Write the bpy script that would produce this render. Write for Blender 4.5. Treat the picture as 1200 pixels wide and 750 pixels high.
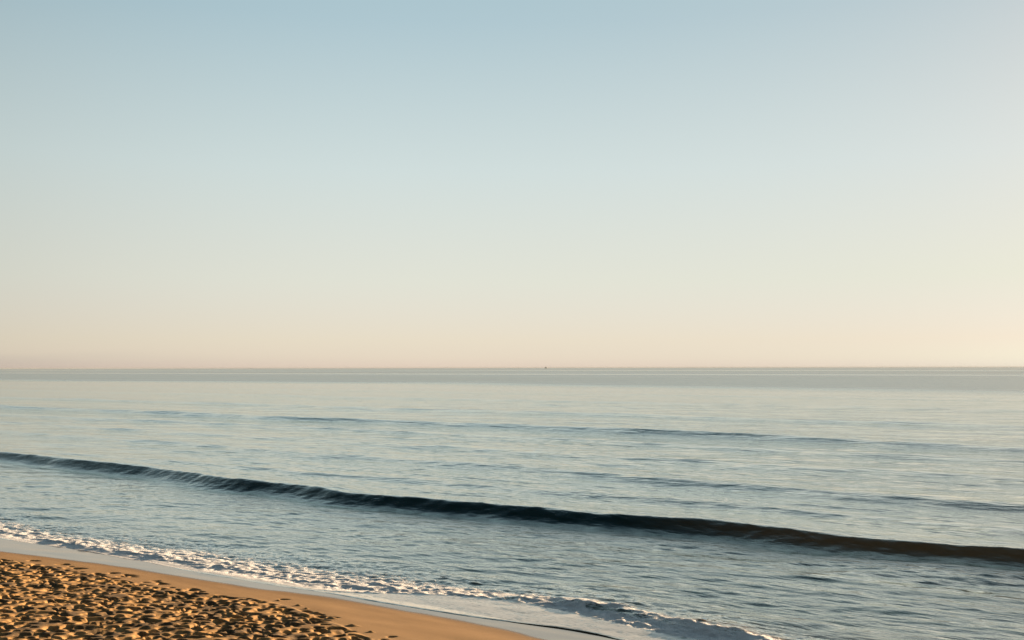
import bpy, math
import numpy as np

R = math.radians
sc = bpy.context.scene
for o in list(bpy.data.objects):
    bpy.data.objects.remove(o)

# ------------------------------------------------------------------ camera
CAM_Z = 5.5
cam_d = bpy.data.cameras.new("camera")
cam = bpy.data.objects.new("camera", cam_d)
sc.collection.objects.link(cam)
cam_d.sensor_width = 36.0
cam_d.lens = 35.0
cam_d.clip_end = 200000.0
cam.location = (0, 0, CAM_Z)
cam.rotation_euler = (R(90 + 2.75), R(0.09), 0)
sc.camera = cam

# ------------------------------------------------------------------ sky, sun, exposure
SUN_EL = R(6.2)
SUN_AZ = R(49.0)            # clockwise from +Y, out of frame to the right
world = bpy.data.worlds.new("World")
sc.world = world
world.use_nodes = True
nt = world.node_tree
nt.nodes.clear()
N = nt.nodes.new
L = nt.links.new
out = N('ShaderNodeOutputWorld')
bg = N('ShaderNodeBackground')
bg.inputs['Strength'].default_value = 0.10
sky = N('ShaderNodeTexSky')
sky.sky_type = 'NISHITA'
sky.sun_disc = False
sky.sun_elevation = SUN_EL
sky.sun_rotation = SUN_AZ
sky.altitude = 0
sky.air_density = 1.0
sky.dust_density = 1.0
sky.ozone_density = 1.0
tc = N('ShaderNodeTexCoord')
sep = N('ShaderNodeSeparateXYZ')
L(tc.outputs['Generated'], sep.inputs[0])
# thin morning haze: by elevation, the clear-sky model is thinned (a) and a pale veil is added (m)
EXPO = 2.10
K = 2**-EXPO
VEIL = [(0.000, (.070, .200, .95), (.740, .590, .465)),
        (0.010, (.080, .190, .70), (.760, .640, .495)),
        (0.027, (.080, .110, .38), (.770, .688, .530)),
        (0.086, (.080, .090, .080), (.722, .728, .646)),
        (0.194, (.20, .12, .12), (.585, .690, .680)),
        (0.332, (.45, .22, .10), (.362, .528, .607)),
        (0.480, (.70, .50, .30), (.23, .39, .48)),
        (0.700, (.45, .42, .35), (.05, .11, .16)),
        (1.000, (.30, .30, .30), (.0, .01, .02))]
def make_ramp(which, gain):
    rp = N('ShaderNodeValToRGB')
    L(sep.outputs['Z'], rp.inputs[0])
    e = rp.color_ramp.elements
    e[0].position = VEIL[0][0]; e[1].position = VEIL[-1][0]
    for st in VEIL[1:-1]: e.new(st[0])
    for q, st in zip(e, VEIL): q.color = (*[c*gain for c in st[which]], 1)
    return rp
ra = make_ramp(1, .3); rm = make_ramp(2, 1.0)
def vmath(op, a, b):
    x = N('ShaderNodeVectorMath'); x.operation = op
    for k, v in enumerate((a, b)):
        if isinstance(v, tuple): x.inputs[k].default_value = v
        else: L(v, x.inputs[k])
    return x.outputs[0]
thin = vmath('MULTIPLY', vmath('MULTIPLY', sky.outputs[0], ra.outputs[0]), (K/.3,)*3)
# the veil is brighter on the sun's side of the sky
dsun = N('ShaderNodeVectorMath'); dsun.operation = 'DOT_PRODUCT'
flat = vmath('NORMALIZE', vmath('MULTIPLY', tc.outputs['Generated'], (1, 1, 0)), (0, 0, 0))
L(flat, dsun.inputs[0]); dsun.inputs[1].default_value = (math.sin(SUN_AZ), math.cos(SUN_AZ), 0)
side = N('ShaderNodeMapRange'); side.interpolation_type = 'SMOOTHSTEP'
L(dsun.outputs['Value'], side.inputs[0])
for q, v in enumerate((-.90, .60, .10, 1.0)): side.inputs[q+1].default_value = v
veil = vmath('MULTIPLY', vmath('MULTIPLY', rm.outputs[0], (K*10,)*3), side.outputs[0])
# low bank of mauve sea haze towards the left of the horizon, its top slightly uneven
bn = N('ShaderNodeTexNoise'); bn.inputs['Scale'].default_value = 1.0; bn.inputs['Detail'].default_value = 3
L(vmath('MULTIPLY', tc.outputs['Generated'], (9, 9, 160)), bn.inputs['Vector'])
hgt = N('ShaderNodeMath'); hgt.operation = 'MULTIPLY_ADD'
L(bn.outputs[0], hgt.inputs[0]); hgt.inputs[1].default_value = -.012; L(sep.outputs['Z'], hgt.inputs[2])
b1 = N('ShaderNodeMapRange'); b1.interpolation_type = 'SMOOTHSTEP'; L(hgt.outputs[0], b1.inputs[0])
for q, v in enumerate((.012, -.002, 0.0, 1.0)): b1.inputs[q+1].default_value = v
b2 = N('ShaderNodeMapRange'); b2.interpolation_type = 'SMOOTHSTEP'; L(dsun.outputs['Value'], b2.inputs[0])
for q, v in enumerate((.62, -.1, 0.0, .5)): b2.inputs[q+1].default_value = v
bk = N('ShaderNodeMath'); bk.operation = 'MULTIPLY'; L(b1.outputs[0], bk.inputs[0]); L(b2.outputs[0], bk.inputs[1])
bm_ = N('ShaderNodeMix'); bm_.data_type = 'RGBA'; L(bk.outputs[0], bm_.inputs[0])
bm_.inputs[6].default_value = (1, 1, 1, 1); bm_.inputs[7].default_value = (.60, .66, .78, 1)
L(vmath('MULTIPLY', vmath('ADD', thin, veil), bm_.outputs[2]), bg.inputs['Color'])
L(bg.outputs[0], out.inputs['Surface'])

sun_d = bpy.data.lights.new("sun", 'SUN')
sun_d.energy = 5.0
sun_d.angle = R(0.5)
sun_d.color = (1.0, 0.70, 0.42)
sun = bpy.data.objects.new("sun", sun_d)
sc.collection.objects.link(sun)
sun.rotation_euler = (R(90) - SUN_EL, 0, -SUN_AZ + math.pi)
sun.rotation_euler = (math.pi/2 - SUN_EL, 0, math.pi - SUN_AZ)

sc.view_settings.view_transform = 'Standard'
sc.view_settings.look = 'None'
sc.view_settings.gamma = 1.0
sc.view_settings.exposure = EXPO
sc.view_settings.use_curve_mapping = False
sc.render.engine = 'CYCLES'

# ------------------------------------------------------------------ the shore frame
# u runs along the waterline (to the right and nearer), v out to sea; origin on the waterline
ANG = R(-33.5)
P0 = (-4.2, 24.6)
rng = np.random.default_rng(7)

def uv_to_world(u, v):
    c, s = math.cos(ANG), math.sin(ANG)
    return P0[0] + u*c - v*s, P0[1] + u*s + v*c

def smooth(a, b, x):
    t = np.clip((x - a)/(b - a), 0, 1)
    return t*t*(3 - 2*t)

def curve(pts):
    xs = np.array([p[0] for p in pts]); ys = np.array([p[1] for p in pts])
    fine = np.linspace(xs[0], xs[-1], 800)
    yy = np.interp(fine, xs, ys)
    k = np.hanning(25); k /= k.sum()
    yy = np.convolve(np.pad(yy, 12, mode='edge'), k, mode='valid')
    return lambda u: np.interp(u, fine, yy)

class Noise:
    def __init__(s, seed):
        r = np.random.default_rng(seed)
        s.g = r.random((256, 256)).astype(np.float32)
    def __call__(s, x, y):
        xi = np.floor(x).astype(np.int64); yi = np.floor(y).astype(np.int64)
        fx = x - xi; fy = y - yi
        fx = fx*fx*(3-2*fx); fy = fy*fy*(3-2*fy)
        a = s.g[xi & 255, yi & 255]; b = s.g[(xi+1) & 255, yi & 255]
        c = s.g[xi & 255, (yi+1) & 255]; d = s.g[(xi+1) & 255, (yi+1) & 255]
        return ((a*(1-fx)+b*fx)*(1-fy) + (c*(1-fx)+d*fx)*fy)*2 - 1
    def fbm(s, x, y, n=4, gain=0.5):
        t = 0; a = 1.0
        for i in range(n):
            t = t + a*s(x*2**i + 17.3*i, y*2**i + 5.1*i); a *= gain
        return t

def axis(lo, hi, step, ratio, lim_lo, lim_hi):
    core = list(np.arange(lo, hi, step))
    a = [core[-1]]; d = step
    while a[-1] < lim_hi:
        d *= ratio; a.append(a[-1] + d)
    b = [core[0]]; d = step
    while lim_lo is not None and b[-1] > lim_lo:
        d *= ratio; b.append(b[-1] - d)
    return np.array(b[1:][::-1] + core + a[1:])

def grid_mesh(name, X, Y, Z, mat, attrs=()):
    nu, nv = X.shape
    me = bpy.data.meshes.new(name)
    co = np.empty((nu*nv, 3), np.float32)
    co[:, 0] = X.ravel(); co[:, 1] = Y.ravel(); co[:, 2] = Z.ravel()
    idx = np.arange(nu*nv, dtype=np.int32).reshape(nu, nv)
    q = np.stack([idx[:-1, :-1], idx[1:, :-1], idx[1:, 1:], idx[:-1, 1:]], -1).reshape(-1, 4)
    nf = len(q)
    me.vertices.add(nu*nv); me.vertices.foreach_set('co', co.ravel())
    me.loops.add(nf*4); me.loops.foreach_set('vertex_index', q.ravel())
    me.polygons.add(nf)
    me.polygons.foreach_set('loop_start', np.arange(0, nf*4, 4, dtype=np.int32))
    me.polygons.foreach_set('use_smooth', np.ones(nf, bool))
    for an, val in attrs:
        at = me.attributes.new(an, 'FLOAT', 'POINT')
        at.data.foreach_set('value', val.astype(np.float32).ravel())
    me.update(); me.validate()
    me.materials.append(mat)
    o = bpy.data.objects.new(name, me)
    sc.collection.objects.link(o)
    o.location = (P0[0], P0[1], 0)
    o.rotation_euler = (0, 0, ANG)
    return o

# plan curves, metres in the shore frame
front = curve([(-60, 1.0), (-40, .1), (-25, -.5), (-17, -.6), (-14.67, -.39), (-12.21, -.13), (-10.69, .05), (-8.32, -.14), (-7.14, -.14),
               (-6.14, -.33), (-4.28, -.39), (-2.68, -.35), (-1.17, -.32), (-.2, -.14), (.25, -.2), (.77, -.25), (1.58, -.25), (2.28, -.16),
               (2.9, -.31), (3.76, -.16), (5.03, .01), (6.0, .21), (6.97, .34), (7.32, .16), (7.84, .03), (8.46, -.27), (10, -.5), (14, -.2), (25, .6), (60, -.5)])
wetline = curve([(-60, -1.6), (-30, -2.4), (-16, -2.2), (-11.77, -2.01), (-10.08, -1.7), (-8.47, -1.41), (-6.92, -1.13), (-5.44, -1.14), (-3.8, -1.07),
                 (-1.92, -1.04), (-.78, -.7), (.51, -.57), (1.81, -.53), (2.65, -.61), (3.57, -.54), (4.64, -.73), (5.58, -.83), (6.57, -1.07),
                 (7.25, -1.21), (10, -1.5), (20, -1.0), (60, -1.5)])
tramp = curve([(-60, -3.4), (-20, -3.5), (-10, -3.0), (-8.49, -2.55), (-6.69, -2.6), (-4.79, -2.65), (-3.05, -2.71), (-1.83, -2.44), (-.83, -2.1),
               (.73, -2.3), (2.51, -2.9), (4.25, -3.7), (6, -4.2), (12, -4.5), (60, -4)])
foam_hi = curve([(-60, 4), (-30, 3.2), (-20.39, 2.82), (-13.61, 1.97), (-9.76, 2.46), (-5.96, 2.61), (-2.42, 2.56), (.33, 2.94), (2.29, 2.57),
                 (3.76, 2.7), (5.62, 2.82), (8.07, 2.26), (10.19, 1.9), (14, 1.7), (60, 2)])
foam_lo = curve([(-60, .8), (-14.87, -.3), (-6.27, -.3), (-.3, -.15), (.3, .25), (.79, .66), (1.8, 1.09), (2.61, 1.4), (3.47, 1.63), (4.35, 1.72),
                 (5.46, 1.49), (6.49, 1.23), (7.42, 1.05), (8.3, .88), (9.29, .75), (12, .5), (60, .6)])
crest = curve([(-120, 15.5), (-60, 15.8), (-39.9, 15.5), (-33, 14.8), (-26.9, 14.7), (-18.5, 13.1), (-16.1, 13.35), (-10.1, 12.3), (-8.15, 12.6),
               (-2.4, 12.9), (1, 13.05), (3.7, 13.6), (6.9, 13.2), (9.5, 13.15), (11.4, 13.4), (14, 13.7), (30, 14.2), (90, 14)])
bore = curve([(1.5, 1.7), (3.9, 2.15), (4.9, 2.3), (6.04, 2.25), (7.46, 2.0), (8.79, 1.7), (10, 1.5), (11.33, 1.2), (16, 1.1)])

def beach_z(u, v):
    z = -0.09*v
    z = np.where(v > 0, -0.075*v, z)
    z = np.where(v < -8, 0.72 + 0.05*(-v - 8), z)
    z = np.minimum(z, 1.6)
    return np.maximum(z, -6.0)

# ------------------------------------------------------------------ materials
def new_mat(name):
    m = bpy.data.materials.new(name); m.use_nodes = True
    t = m.node_tree; t.nodes.clear()
    return m, t

class G:
    """short node-graph helper"""
    def __init__(s, t): s.t = t
    def n(s, typ, **kw):
        x = s.t.nodes.new(typ)
        for k, v in kw.items(): setattr(x, k, v)
        return x
    def l(s, a, b): s.t.links.new(a, b)
    def math(s, op, a, b=0.0, clamp=False):
        x = s.n('ShaderNodeMath', operation=op, use_clamp=clamp)
        for i, v in enumerate((a, b)):
            if isinstance(v, (int, float)): x.inputs[i].default_value = v
            else: s.l(v, x.inputs[i])
        return x.outputs[0]
    def maprange(s, v, a, b, c=0.0, d=1.0):
        x = s.n('ShaderNodeMapRange', interpolation_type='SMOOTHSTEP')
        s.l(v, x.inputs[0])
        for i, q in enumerate((a, b, c, d)): x.inputs[i+1].default_value = q
        return x.outputs[0]
    def mixc(s, f, a, b):
        x = s.n('ShaderNodeMix', data_type='RGBA')
        for i, v in ((0, f), (6, a), (7, b)):
            if isinstance(v, (int, float)): x.inputs[i].default_value = v
            elif isinstance(v, tuple): x.inputs[i].default_value = (*v, 1)
            else: s.l(v, x.inputs[i])
        return x.outputs[2]
    def mixf(s, f, a, b):
        x = s.n('ShaderNodeMix', data_type='FLOAT')
        for i, v in ((0, f), (2, a), (3, b)):
            if isinstance(v, (int, float)): x.inputs[i].default_value = v
            else: s.l(v, x.inputs[i])
        return x.outputs[0]
    def noise(s, co, scale, detail=4, rough=0.5, stretch=(1, 1, 1), rot=0.0):
        mp = s.n('ShaderNodeMapping')
        s.l(co, mp.inputs[0])
        mp.inputs['Rotation'].default_value = (0, 0, rot)
        mp.inputs['Scale'].default_value = stretch
        x = s.n('ShaderNodeTexNoise')
        x.inputs['Scale'].default_value = scale
        x.inputs['Detail'].default_value = detail
        x.inputs['Roughness'].default_value = rough
        s.l(mp.outputs[0], x.inputs[0])
        return x.outputs[0]
    def attr(s, name):
        return s.n('ShaderNodeAttribute', attribute_name=name).outputs['Fac']
    def bump(s, h, strength, dist, normal=None):
        x = s.n('ShaderNodeBump')
        for k, v in (('Strength', strength), ('Distance', dist)):
            if isinstance(v, (int, float)): x.inputs[k].default_value = v
            else: s.l(v, x.inputs[k])
        s.l(h, x.inputs['Height'])
        if normal is not None: s.l(normal, x.inputs['Normal'])
        return x.outputs[0]

# --- sand
sand_m, t = new_mat('sand'); g = G(t)
co = g.n('ShaderNodeTexCoord').outputs['Object']
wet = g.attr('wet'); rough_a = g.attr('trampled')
grain = g.noise(co, 160, 3, .6)
patch = g.noise(co, 1.6, 5, .55)
streak = g.noise(co, 1.2, 4, .5, (.25, 2.2, 1))
dry = g.mixc(g.maprange(patch, .35, .65), (.30, .175, .066), (.39, .235, .098))
dry = g.mixc(g.math('MULTIPLY', g.maprange(grain, .35, .7), .35), dry, (.12, .08, .045))
firm = g.mixc(g.maprange(streak, .3, .7), (.245, .148, .066), (.28, .172, .078))
col = g.mixc(rough_a, firm, dry)
shade_blotch = g.noise(co, 1.7, 5, .6, (1, 1, 1), .4)
col = g.mixc(g.math('MULTIPLY', rough_a, g.maprange(shade_blotch, .43, .60, 0, .80)), col, (.045, .035, .024))  # random dark blotches painted in to deepen the shade of the trampled sand
col = g.mixc(g.math('MULTIPLY', g.attr('moist'), .7), col, (.165, .098, .046))
col = g.mixc(wet, col, (.10, .075, .05))
b = g.n('ShaderNodeBsdfPrincipled')
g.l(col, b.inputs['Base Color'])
g.l(g.mixf(wet, .9, .07), b.inputs['Roughness'])
g.l(g.mixf(wet, .2, 1.0), b.inputs['Specular IOR Level'])
fine = g.noise(co, 60, 4, .6)
nrm = g.bump(fine, g.mixf(wet, .35, .02), .01)
g.l(nrm, b.inputs['Normal'])
g.l(b.outputs[0], g.n('ShaderNodeOutputMaterial').inputs[0])

# --- sea water with foam
water_m, t = new_mat('sea_water'); g = G(t)
co = g.n('ShaderNodeTexCoord').outputs['Object']
foam = g.attr('foam'); silt_glow = g.attr('silt_glow'); chop = g.attr('chop'); film = g.attr('film')
ROT = -ANG   # turn the shore frame back so small ripples lie across the wind
r1 = g.noise(co, 1.0, 5, .55, (.8, 2.2, 1), ROT)
r2 = g.noise(co, 5.0, 5, .6, (.5, 1.3, 1), ROT)
r3 = g.noise(co, .12, 4, .6, (.6, 2.0, 1), 0)
r4 = g.noise(co, .32, 4, .55, (.45, 1.7, 1), ROT*.6)
r5 = g.noise(co, .07, 4, .6, (.35, 1.6, 1), ROT*.5)
n0 = g.bump(r5, 1.0, .50)
n0 = g.bump(r4, 1.0, g.mixf(g.attr('offshore'), .17, .30), n0)
n1 = g.bump(r1, 1.0, g.math('MULTIPLY', g.mixf(g.maprange(r3, .35, .65), .5, 1.0), .08), n0)
n2 = g.bump(r2, 1.0, .018, n1)
body = g.n('ShaderNodeBsdfDiffuse')
g.l(g.mixc(silt_glow, g.mixc(chop, (.009, .030, .032), (.022, .075, .115)), (.19, .115, .050)), body.inputs['Color'])
gl = g.n('ShaderNodeBsdfGlossy'); gl.inputs['Color'].default_value = (.972, .980, .942, 1)
g.l(g.mixf(chop, .06, .38), gl.inputs['Roughness'])
g.l(n2, gl.inputs['Normal'])
fr = g.n('ShaderNodeFresnel'); fr.inputs['IOR'].default_value = 1.34; g.l(n2, fr.inputs['Normal'])
w = g.n('ShaderNodeMixShader')
mr = g.n('ShaderNodeMapRange'); g.l(fr.outputs[0], mr.inputs[0])
for q_, v_ in enumerate((.021, .42, .024, .84)): mr.inputs[q_+1].default_value = v_
g.l(g.math('MULTIPLY', mr.outputs[0], g.mixf(chop, 1.0, .68)), w.inputs[0]); g.l(body.outputs[0], w.inputs[1]); g.l(gl.outputs[0], w.inputs[2])
# foam
f1 = g.noise(co, 17, 6, .75, (.7, 1.3, 1))
f2 = g.noise(co, 1.3, 4, .6, (.45, 1.6, 1))
vo = g.n('ShaderNodeTexVoronoi', feature='DISTANCE_TO_EDGE'); vo.inputs['Scale'].default_value = 7
mp = g.n('ShaderNodeMapping'); mp.inputs['Scale'].default_value = (.7, 1.5, 1); g.l(co, mp.inputs[0]); g.l(mp.outputs[0], vo.inputs[0])
lace = g.math('SUBTRACT', .5, g.math('MULTIPLY', vo.outputs[0], 1.6))
pat = g.math('ADD', g.math('MULTIPLY', f1, .9), g.math('ADD', g.math('MULTIPLY', f2, .5), g.math('MULTIPLY', lace, .18)))
ff = g.maprange(g.math('SUBTRACT', g.math('ADD', pat, g.math('MULTIPLY', foam, .62)), 1.09), -.04, .09)
fb = g.n('ShaderNodeBsdfPrincipled')
fb.inputs['Base Color'].default_value = (.80, .81, .84, 1)
fb.inputs['Roughness'].default_value = .55
g.l(g.bump(g.noise(co, 20, 5, .8), 1.0, .045), fb.inputs['Normal'])
film_b = g.n('ShaderNodeBsdfPrincipled')
film_b.inputs['Base Color'].default_value = (.62, .60, .56, 1)
film_b.inputs['Roughness'].default_value = .12
dash = g.noise(co, 5, 4, .6, (.5, 3, 1))
m0 = g.n('ShaderNodeMixShader'); g.l(g.math('MULTIPLY', film, g.math('MULTIPLY', g.maprange(dash, .34, .48, .25, 1.0), g.maprange(g.math('ADD', f2, g.math('MULTIPLY', lace, .35)), .38, .66, .35, .95))), m0.inputs[0])
g.l(w.outputs[0], m0.inputs[1]); g.l(film_b.outputs[0], m0.inputs[2])
m1 = g.n('ShaderNodeMixShader'); g.l(ff, m1.inputs[0])
g.l(m0.outputs[0], m1.inputs[1]); g.l(fb.outputs[0], m1.inputs[2])
g.l(m1.outputs[0], g.n('ShaderNodeOutputMaterial').inputs[0])

# ------------------------------------------------------------------ sand surface
U = axis(-20, 8, .03, 1.03, -50000, 50000)
V = axis(-11, -1.6, .03, 1.03, -2000, 70000)
uu, vv = np.meshgrid(U, V, indexing='ij')
na = Noise(11); nb = Noise(12); nc = Noise(13)
# footprints stamped into a fine relief map
RS = .02
RU = np.arange(-30, 14, RS); RV = np.arange(-16, -1, RS)
rel = np.zeros((len(RU), len(RV)), np.float32)
nw = Noise(31)
cells = {}
placed = []
for k in range(44*15*110):            # footprints crowd together but mostly keep their own ground
    cu = rng.uniform(-30, 14); cv = rng.uniform(-16, -1.2)
    rr = rng.uniform(.060, .155)*(1.25 if rng.random() < .12 else 1)
    ci, cj = int(cu//.4), int(cv//.4)
    ok = True
    for a_ in (-1, 0, 1):
        for b_ in (-1, 0, 1):
            for (x_, y_, r_) in cells.get((ci + a_, cj + b_), ()):
                if (x_-cu)**2 + (y_-cv)**2 < (.93*(r_+rr))**2: ok = False; break
            if not ok: break
        if not ok: break
    if not ok: continue
    cells.setdefault((ci, cj), []).append((cu, cv, rr)); placed.append((cu, cv, rr))
pu = np.array([p[0] for p in placed]); te = tramp(pu)
for (cu, cv, rr), e0 in zip(placed, te):
    edge = float(e0) - cv
    if edge < .06 and (edge < -.6 or rng.random() > .16): continue
    a = rr*rng.uniform(1.05, 1.45); bb = rr*rng.uniform(.85, 1.05); th = rng.uniform(0, math.pi)
    mound = rng.random() < .03
    dep = rng.uniform(.045, .085)*(-1 if mound else 1)
    m = .42
    i0, i1 = int((cu-m+30)/RS), int((cu+m+30)/RS); j0, j1 = int((cv-m+16)/RS), int((cv+m+16)/RS)
    i0 = max(i0, 0); j0 = max(j0, 0); i1 = min(i1, len(RU)); j1 = min(j1, len(RV))
    if i1 <= i0 or j1 <= j0: continue
    x = RU[i0:i1, None] - cu; y = RV[None, j0:j1] - cv
    p = (x*math.cos(th) + y*math.sin(th))/a; q = (-x*math.sin(th) + y*math.cos(th))/bb
    q = q*(1 + .25*p)
    d = np.sqrt(p*p + q*q)*(1 + .22*nw(x*13 + cu*31, y*13 + cv*17))
    pit = 1 - smooth(.15, 1.10, d) if mound else 1 - smooth(.55, 1.22, d)
    rim = np.exp(-((d - 1.25)/.22)**2)
    sub = rel[i0:i1, j0:j1]
    if mound: rel[i0:i1, j0:j1] = sub - dep*pit
    else: rel[i0:i1, j0:j1] = np.minimum(sub, -dep*pit) + .06*0*rim*(1 - pit)*(sub > -.01)
isolated = [(2.2, -2.60, .13, .6), (3.04, -2.88, .15, .5), (3.73, -3.10, .08, .5), (4.47, -3.5, .16, .5), (-.19, -1.85, .07, .5), (1.54, -2.38, .12, .5),
            (.6, -2.0, .09, .5), (1.0, -2.15, .07, .4)]
for cu, cv, a, th in isolated:
    x = RU[:, None] - cu; y = RV[None, :] - cv
    p = (x*math.cos(th) + y*math.sin(th))/a; q = (-x*math.sin(th) + y*math.cos(th))/(a*.55)
    d = np.sqrt(p*p + q*q)
    rel += (.042*(1 - smooth(.1, 1.15, d*(1 + .25*nw(x*13, y*13))))).astype(np.float32)

def sample(u, v):
    x = (u + 30)/RS; y = (v + 16)/RS
    inside = (x > 1) & (x < len(RU) - 2) & (y > 1) & (y < len(RV) - 2)
    x = np.clip(x, 1, len(RU) - 3); y = np.clip(y, 1, len(RV) - 3)
    i = x.astype(int); j = y.astype(int); fx = x - i; fy = y - j
    r = (rel[i, j]*(1-fx) + rel[i+1, j]*fx)*(1-fy) + (rel[i, j+1]*(1-fx) + rel[i+1, j+1]*fx)*fy
    return np.where(inside, r, 0)

zb = beach_z(uu, vv)
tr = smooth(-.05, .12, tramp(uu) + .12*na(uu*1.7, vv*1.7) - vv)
near = (np.abs(uu) < 60) & (vv > -60)
rough = .018*na.fbm(uu*1.4, vv*1.4, 2) + .0025*nb.fbm(uu*9, vv*9, 3, .6)
zb = zb + np.where(near, tr*rough + tr*.03, 0) + sample(uu, vv)
zb = zb + .006*nc.fbm(uu*.7, vv*1.6, 2)*(np.abs(uu) < 100)*(vv < 2)
wet_a = smooth(-.22, .10, vv - wetline(uu) + .05*na.fbm(uu*1.1, vv*1.1, 2))
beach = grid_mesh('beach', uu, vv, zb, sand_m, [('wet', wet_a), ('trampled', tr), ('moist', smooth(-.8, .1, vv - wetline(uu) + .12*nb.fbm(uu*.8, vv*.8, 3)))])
beach['kind'] = 'structure'

# ------------------------------------------------------------------ sea surface
U = axis(-22, 12, .06, 1.02, -60000, 60000)
W = axis(0, 14.6, .05, 1.012, None, 80000)
W = np.concatenate([[0, .004, .010, .02], W[1:]])
uu, ww = np.meshgrid(U, W, indexing='ij')
ft = front(uu)
scal = np.array(.02*na.fbm(uu*1.3, 0*uu, 3)) * (ww < 30)
vv = ww + (ft + scal)*np.exp(-ww/8)
du = np.gradient(U)[:, None]; dv = np.gradient(W)[None, :]
world_x = uu*math.cos(ANG) - vv*math.sin(ANG); world_y = uu*math.sin(ANG) + vv*math.cos(ANG)

z = np.zeros_like(uu)
# wind ripples and chop: components travel roughly towards the beach / viewer
for k in range(70):
    lam = 10**rng.uniform(math.log10(.35), math.log10(9))
    th = rng.normal(0, .42) + .10
    kx, ky = math.sin(th)*2*math.pi/lam, math.cos(th)*2*math.pi/lam
    amp = .0022*lam**.70
    ku = abs(kx*math.cos(ANG) + ky*math.sin(ANG)); kv = abs(-kx*math.sin(ANG) + ky*math.cos(ANG))
    att = smooth(3.0, 6.0, 2*math.pi/np.maximum(ku*du, 1e-9))*smooth(3.0, 6.0, 2*math.pi/np.maximum(kv*dv, 1e-9))
    if att.max() <= 0: continue
    ph = kx*world_x + ky*world_y + rng.uniform(0, 6.28)
    gm = .55 + .9*np.clip(na(world_x/(lam*4) + k*3.7, world_y/(lam*3) + k*1.3), -.5, 1)
    z += amp*gm*att*(np.sin(ph) + .22*np.sin(2*ph + .6))
near_shore = smooth(0.3, 3.0, ww)
z *= .15 + .85*near_shore
z *= 1 + 1.6*np.exp(-((uu - 11)/4)**2 - ((vv - 10.6)/1.3)**2)
calm = z.copy()

def swell(center, A, back, face, toe):
    """unbroken wave: gentle back to seaward, steep face to shoreward"""
    s = vv - center
    zf = np.exp(-np.where(s < 0, (-s/face)**1.7, 0))
    zb_ = np.exp(-np.where(s > 0, (s/back)**1.6, 0))
    return A*np.where(s < 0, zf, zb_) - toe*np.exp(-((s + face*2.3)/(face*1.3))**2)

cu_ = crest(uu) + .10*na.fbm(uu*.35, 0*uu + 3, 2)
A = (.43 - .09*smooth(-5, 12, uu) + .028*nb.fbm(uu*.45, 0*uu, 3))*smooth(-260, -40, uu)*(1 - smooth(60, 120, uu))
face = .46 - .04*smooth(0, 11, uu)
z += swell(cu_, A, 2.6, face, .05)
# ripples running obliquely down the face of the wave
s = vv - cu_
fm = np.exp(-((s + .35)/.55)**2)*(1 - .4*smooth(6, 12, uu))*(np.abs(uu) < 90)
rip = nb.fbm((uu*.45 + vv*1.2)*2.6, (vv*.5 - uu*.45)*.7, 3, .6)
z += .017*fm*(.5 - np.abs(rip)**.8)
# outer swells
for pts, AA, bk, fc in (([(-400, 60), (-97, 59.5), (-65, 57.9), (-33, 58.6), (-9, 57.2), (9, 55.6), (60, 56), (200, 60)], .37, 4.0, 1.2),
                        ([(-120, 30), (-40, 29), (-12.65, 27.4), (-2, 25.9), (5.9, 25.5), (12.3, 25.7), (40, 27)], .17, 2.5, .9),
                        ([(-60, 38), (0, 36), (30, 35)], .12, 3, 1.1), ([(-60, 20), (0, 19.3), (30, 19)], .07, 1.6, .6),
                        ([(-120, 86), (0, 84), (90, 83)], .20, 5, 1.8), ([(-90, 48), (-20, 47.5), (5, 46.5), (40, 46)], .15, 3.0, 1.2),
                        ([(-300, 125), (0, 122), (120, 121)], .16, 7, 3.5),
                        ([(-300, 165), (0, 168), (120, 165)], .12, 8, 4)):
    c = curve(pts)(uu) + .5*na.fbm(uu*.06, 0*uu + pts[0][1], 3)
    mod = np.clip(.95 + .25*nb.fbm(uu*.05, 0*uu + pts[0][1]*.3, 2), .3, 1.3)
    z += swell(c, AA*mod*(np.abs(uu) < 500), bk, fc, 0)*(.9 + .1)

# small bore breaking on the right, and a weak one on the left
sb = vv - (bore(uu) + .10*na.fbm(uu*1.4, 0*uu + 9, 3))
Ab = .115*smooth(3.2, 6.0, uu)*(1 - smooth(20, 40, uu))*(1 + .3*nb.fbm(uu*1.5, 0*uu, 2))
bore_z = Ab*np.where(sb < 0, np.exp(-np.abs(sb/.34)**1.8), np.exp(-np.abs(sb/.9)**1.4))
sl = vv - (foam_lo(uu) + .75 + .12*na.fbm(uu*1.1, 0*uu + 2, 3))
Al = .04*(1 - smooth(-2, 3, uu))*(1 + .5*nb.fbm(uu*.9, 0*uu + 4, 2))
bore_z += Al*np.where(sl < 0, np.exp(-np.abs(sl/.28)**1.8), np.exp(-np.abs(sl/.7)**1.4))
z += bore_z

# foam field
lo = foam_lo(uu); hi = foam_hi(uu)
band = smooth(-.06, .10, vv - lo)
dens = 1 - np.clip((vv - lo)/np.maximum(hi - lo, .5), 0, 2)
foam = band*np.clip(.26 + .86*dens, 0, .97)
foam = foam*(1 - .05*smooth(2.5, 5, uu)*(1 - smooth(9, 12, uu)))
foam += (.30*np.exp(-((sb + .05)/.16)**2) + .16*np.exp(-((sb + .4)/.25)**2))*smooth(3.5, 6, uu)
foam *= 1 - .35*np.exp(-((sb - .55)/.3)**2)*smooth(3.5, 6, uu)
foam = foam*(1 - smooth(.2, 1.3, vv - hi))
foam = np.clip(foam, 0, 1.2)
foam *= 1 - .55*np.exp(-((sb + .24)/.16)**2)*smooth(2.5, 4, uu)*(1 - smooth(7, 9, uu))*np.clip(.6 + nc.fbm(uu*2.2, vv*3, 2), 0, 1.3)
foam = np.clip(foam, 0, 1.2)
film = (1 - band)*smooth(.02, .10, ww)
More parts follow.
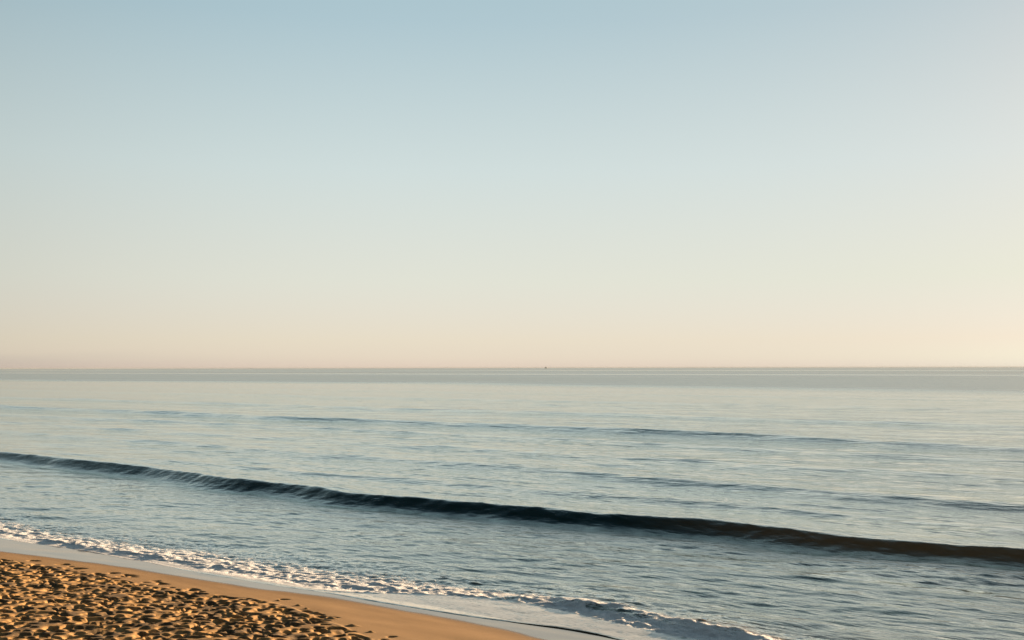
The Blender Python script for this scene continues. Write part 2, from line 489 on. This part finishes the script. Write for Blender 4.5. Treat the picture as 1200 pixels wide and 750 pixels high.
lump = nb.fbm(uu*9, vv*11, 3, .65)
turb = band*(1 - smooth(.0, 1.5, vv - hi))*(.5 + .5*np.clip(dens, 0, 1))
z += (.020*lump + .020*na.fbm(uu*3, vv*6, 2))*turb*smooth(.15, .5, ww)*(ww < 8)

# the thin swash sheet rides on the sand
ground = beach_z(uu, vv) + .006*nc.fbm(uu*.7, vv*1.6, 2)*(vv < 2)
thick = (.007 + .008*smooth(-1, 1, uu))*smooth(-.001, .045, ww) + .05*smooth(.2, 2.5, ww)
thick = np.where(band > .3, thick + .02*smooth(.05, .3, ww), thick)
sheet = ground + thick
lvl = z + .0
zz = np.maximum(sheet + np.where(foam > .05, .7, .1)*z*smooth(0, .3, ww), lvl)
zz = np.where(ww <= .0001, ground - .03, zz)

silt_glow = np.clip(.95*smooth(0, 9, uu)*np.exp(-((s + .25)/.6)**2)*1.0 + .55*np.exp(-((sb)/.5)**2)*smooth(7, 9, uu) + .25*(1 - smooth(2, 5, ww)), 0, 1)  # silt brown, with sunlight through the backlit wave face put into the colour
wl = 245 + 30*na(uu*.004, 0*uu) + 12*na(uu*.02, 0*uu + 7)
chop = smooth(-35, 45, vv - wl)
slick = np.exp(-((vv - (690 + .03*uu + 60*nc(uu*.0012, 0*uu)))/(42))**2) + .8*np.exp(-((vv - (1700 + .05*uu))/150)**2)
chop *= .84 + .16*np.clip(.5 + nb.fbm(uu*.0025, vv*.008, 2), 0, 1)
chop = np.clip(chop*(1 - np.clip(slick*1.3*(.75 + .8*na.fbm(uu*.0022 + 4, vv*.004, 3)), 0, 1)), 0, 1)
sea = grid_mesh('sea', uu, vv, zz, water_m, [('foam', foam), ('silt_glow', silt_glow), ('chop', chop), ('film', film), ('offshore', smooth(15, 45, vv))])
sea['kind'] = 'structure'
#print('verts', len(sea.data.vertices), len(beach.data.vertices))

# ------------------------------------------------------------------ a vessel far out near the horizon
def flat_mat(name, colr, rough=.5):
    m, t = new_mat(name); g = G(t)
    co = g.n('ShaderNodeTexCoord').outputs['Object']
    b = g.n('ShaderNodeBsdfPrincipled')
    g.l(g.mixc(g.noise(co, .6, 3, .5), tuple(c*.8 for c in colr), colr), b.inputs['Base Color'])
    b.inputs['Roughness'].default_value = rough
    g.l(b.outputs[0], g.n('ShaderNodeOutputMaterial').inputs[0])
    return m
import bmesh
def link(name, bm, mat, parent):
    me = bpy.data.meshes.new(name); bm.to_mesh(me); bm.free(); me.materials.append(mat)
    o = bpy.data.objects.new(name, me); sc.collection.objects.link(o); o.parent = parent
    return o
def box(bm, x0, x1, y0, y1, z0, z1, taper=1.0):
    xc, yc = (x0+x1)/2, (y0+y1)/2
    vs = [bm.verts.new((xc + (x-xc)*k, yc + (y-yc)*k, z)) for z, k in ((z0, 1), (z1, taper)) for x, y in ((x0, y0), (x1, y0), (x1, y1), (x0, y1))]
    for f in ((3, 2, 1, 0), (4, 5, 6, 7), (0, 1, 5, 4), (1, 2, 6, 5), (2, 3, 7, 6), (3, 0, 4, 7)): bm.faces.new([vs[i] for i in f])
boat = bpy.data.objects.new('distant_boat', None); sc.collection.objects.link(boat)
boat.location = (308, 9000, 0); boat.rotation_euler = (0, 0, R(35)); boat.scale = (1.5, 1.5, 1.5)
boat['label'] = 'tiny distant boat, a faint speck on the sea horizon'
boat['category'] = 'boat'
paint = flat_mat('hull_paint', (.30, .28, .27)); white = flat_mat('cabin_paint', (.46, .43, .40))
bm = bmesh.new()
ring = []
for x, hw, zt in ((-11, 2.6, 2.6), (-6, 3.2, 2.4), (2, 3.2, 2.6), (8, 2.0, 3.3), (12, .15, 4.2)):
    ring.append([bm.verts.new(p) for p in ((x, -hw, zt), (x*.95, -hw*.6, -.8), (x*.95, hw*.6, -.8), (x, hw, zt))])
for a_, b_ in zip(ring, ring[1:]):
    for i in range(4): bm.faces.new((a_[i], b_[i], b_[(i+1) % 4], a_[(i+1) % 4]))
bm.faces.new(ring[0]); bm.faces.new(ring[-1][::-1])
link('hull', bm, paint, boat)
bm = bmesh.new(); box(bm, -7, 2, -2, 2, 2.3, 6.5, .85); box(bm, -4, 1, -1.6, 1.6, 6.5, 9, .85); link('cabin', bm, white, boat)
bm = bmesh.new(); box(bm, -2, -1.4, -.3, .3, 9, 17, .5); box(bm, -3.5, .2, -.12, .12, 13, 13.3); link('mast', bm, white, boat)

# ------------------------------------------------------------------ sea haze
m = bpy.data.materials.new('haze'); m.use_nodes = True; m.node_tree.nodes.clear(); g = G(m.node_tree)
pv = g.n('ShaderNodeVolumePrincipled')
pv.inputs['Color'].default_value = (.33, .37, .42, 1)
pv.inputs['Density'].default_value = 1.5e-5
pv.inputs['Anisotropy'].default_value = 0
g.l(pv.outputs[0], g.n('ShaderNodeOutputMaterial').inputs['Volume'])
bm = bmesh.new(); box(bm, -110000, 110000, -110000, 110000, -8, 22)
me = bpy.data.meshes.new('haze'); bm.to_mesh(me); bm.free(); me.materials.append(m)
hz = bpy.data.objects.new('haze', me); sc.collection.objects.link(hz); hz['kind'] = 'stuff'
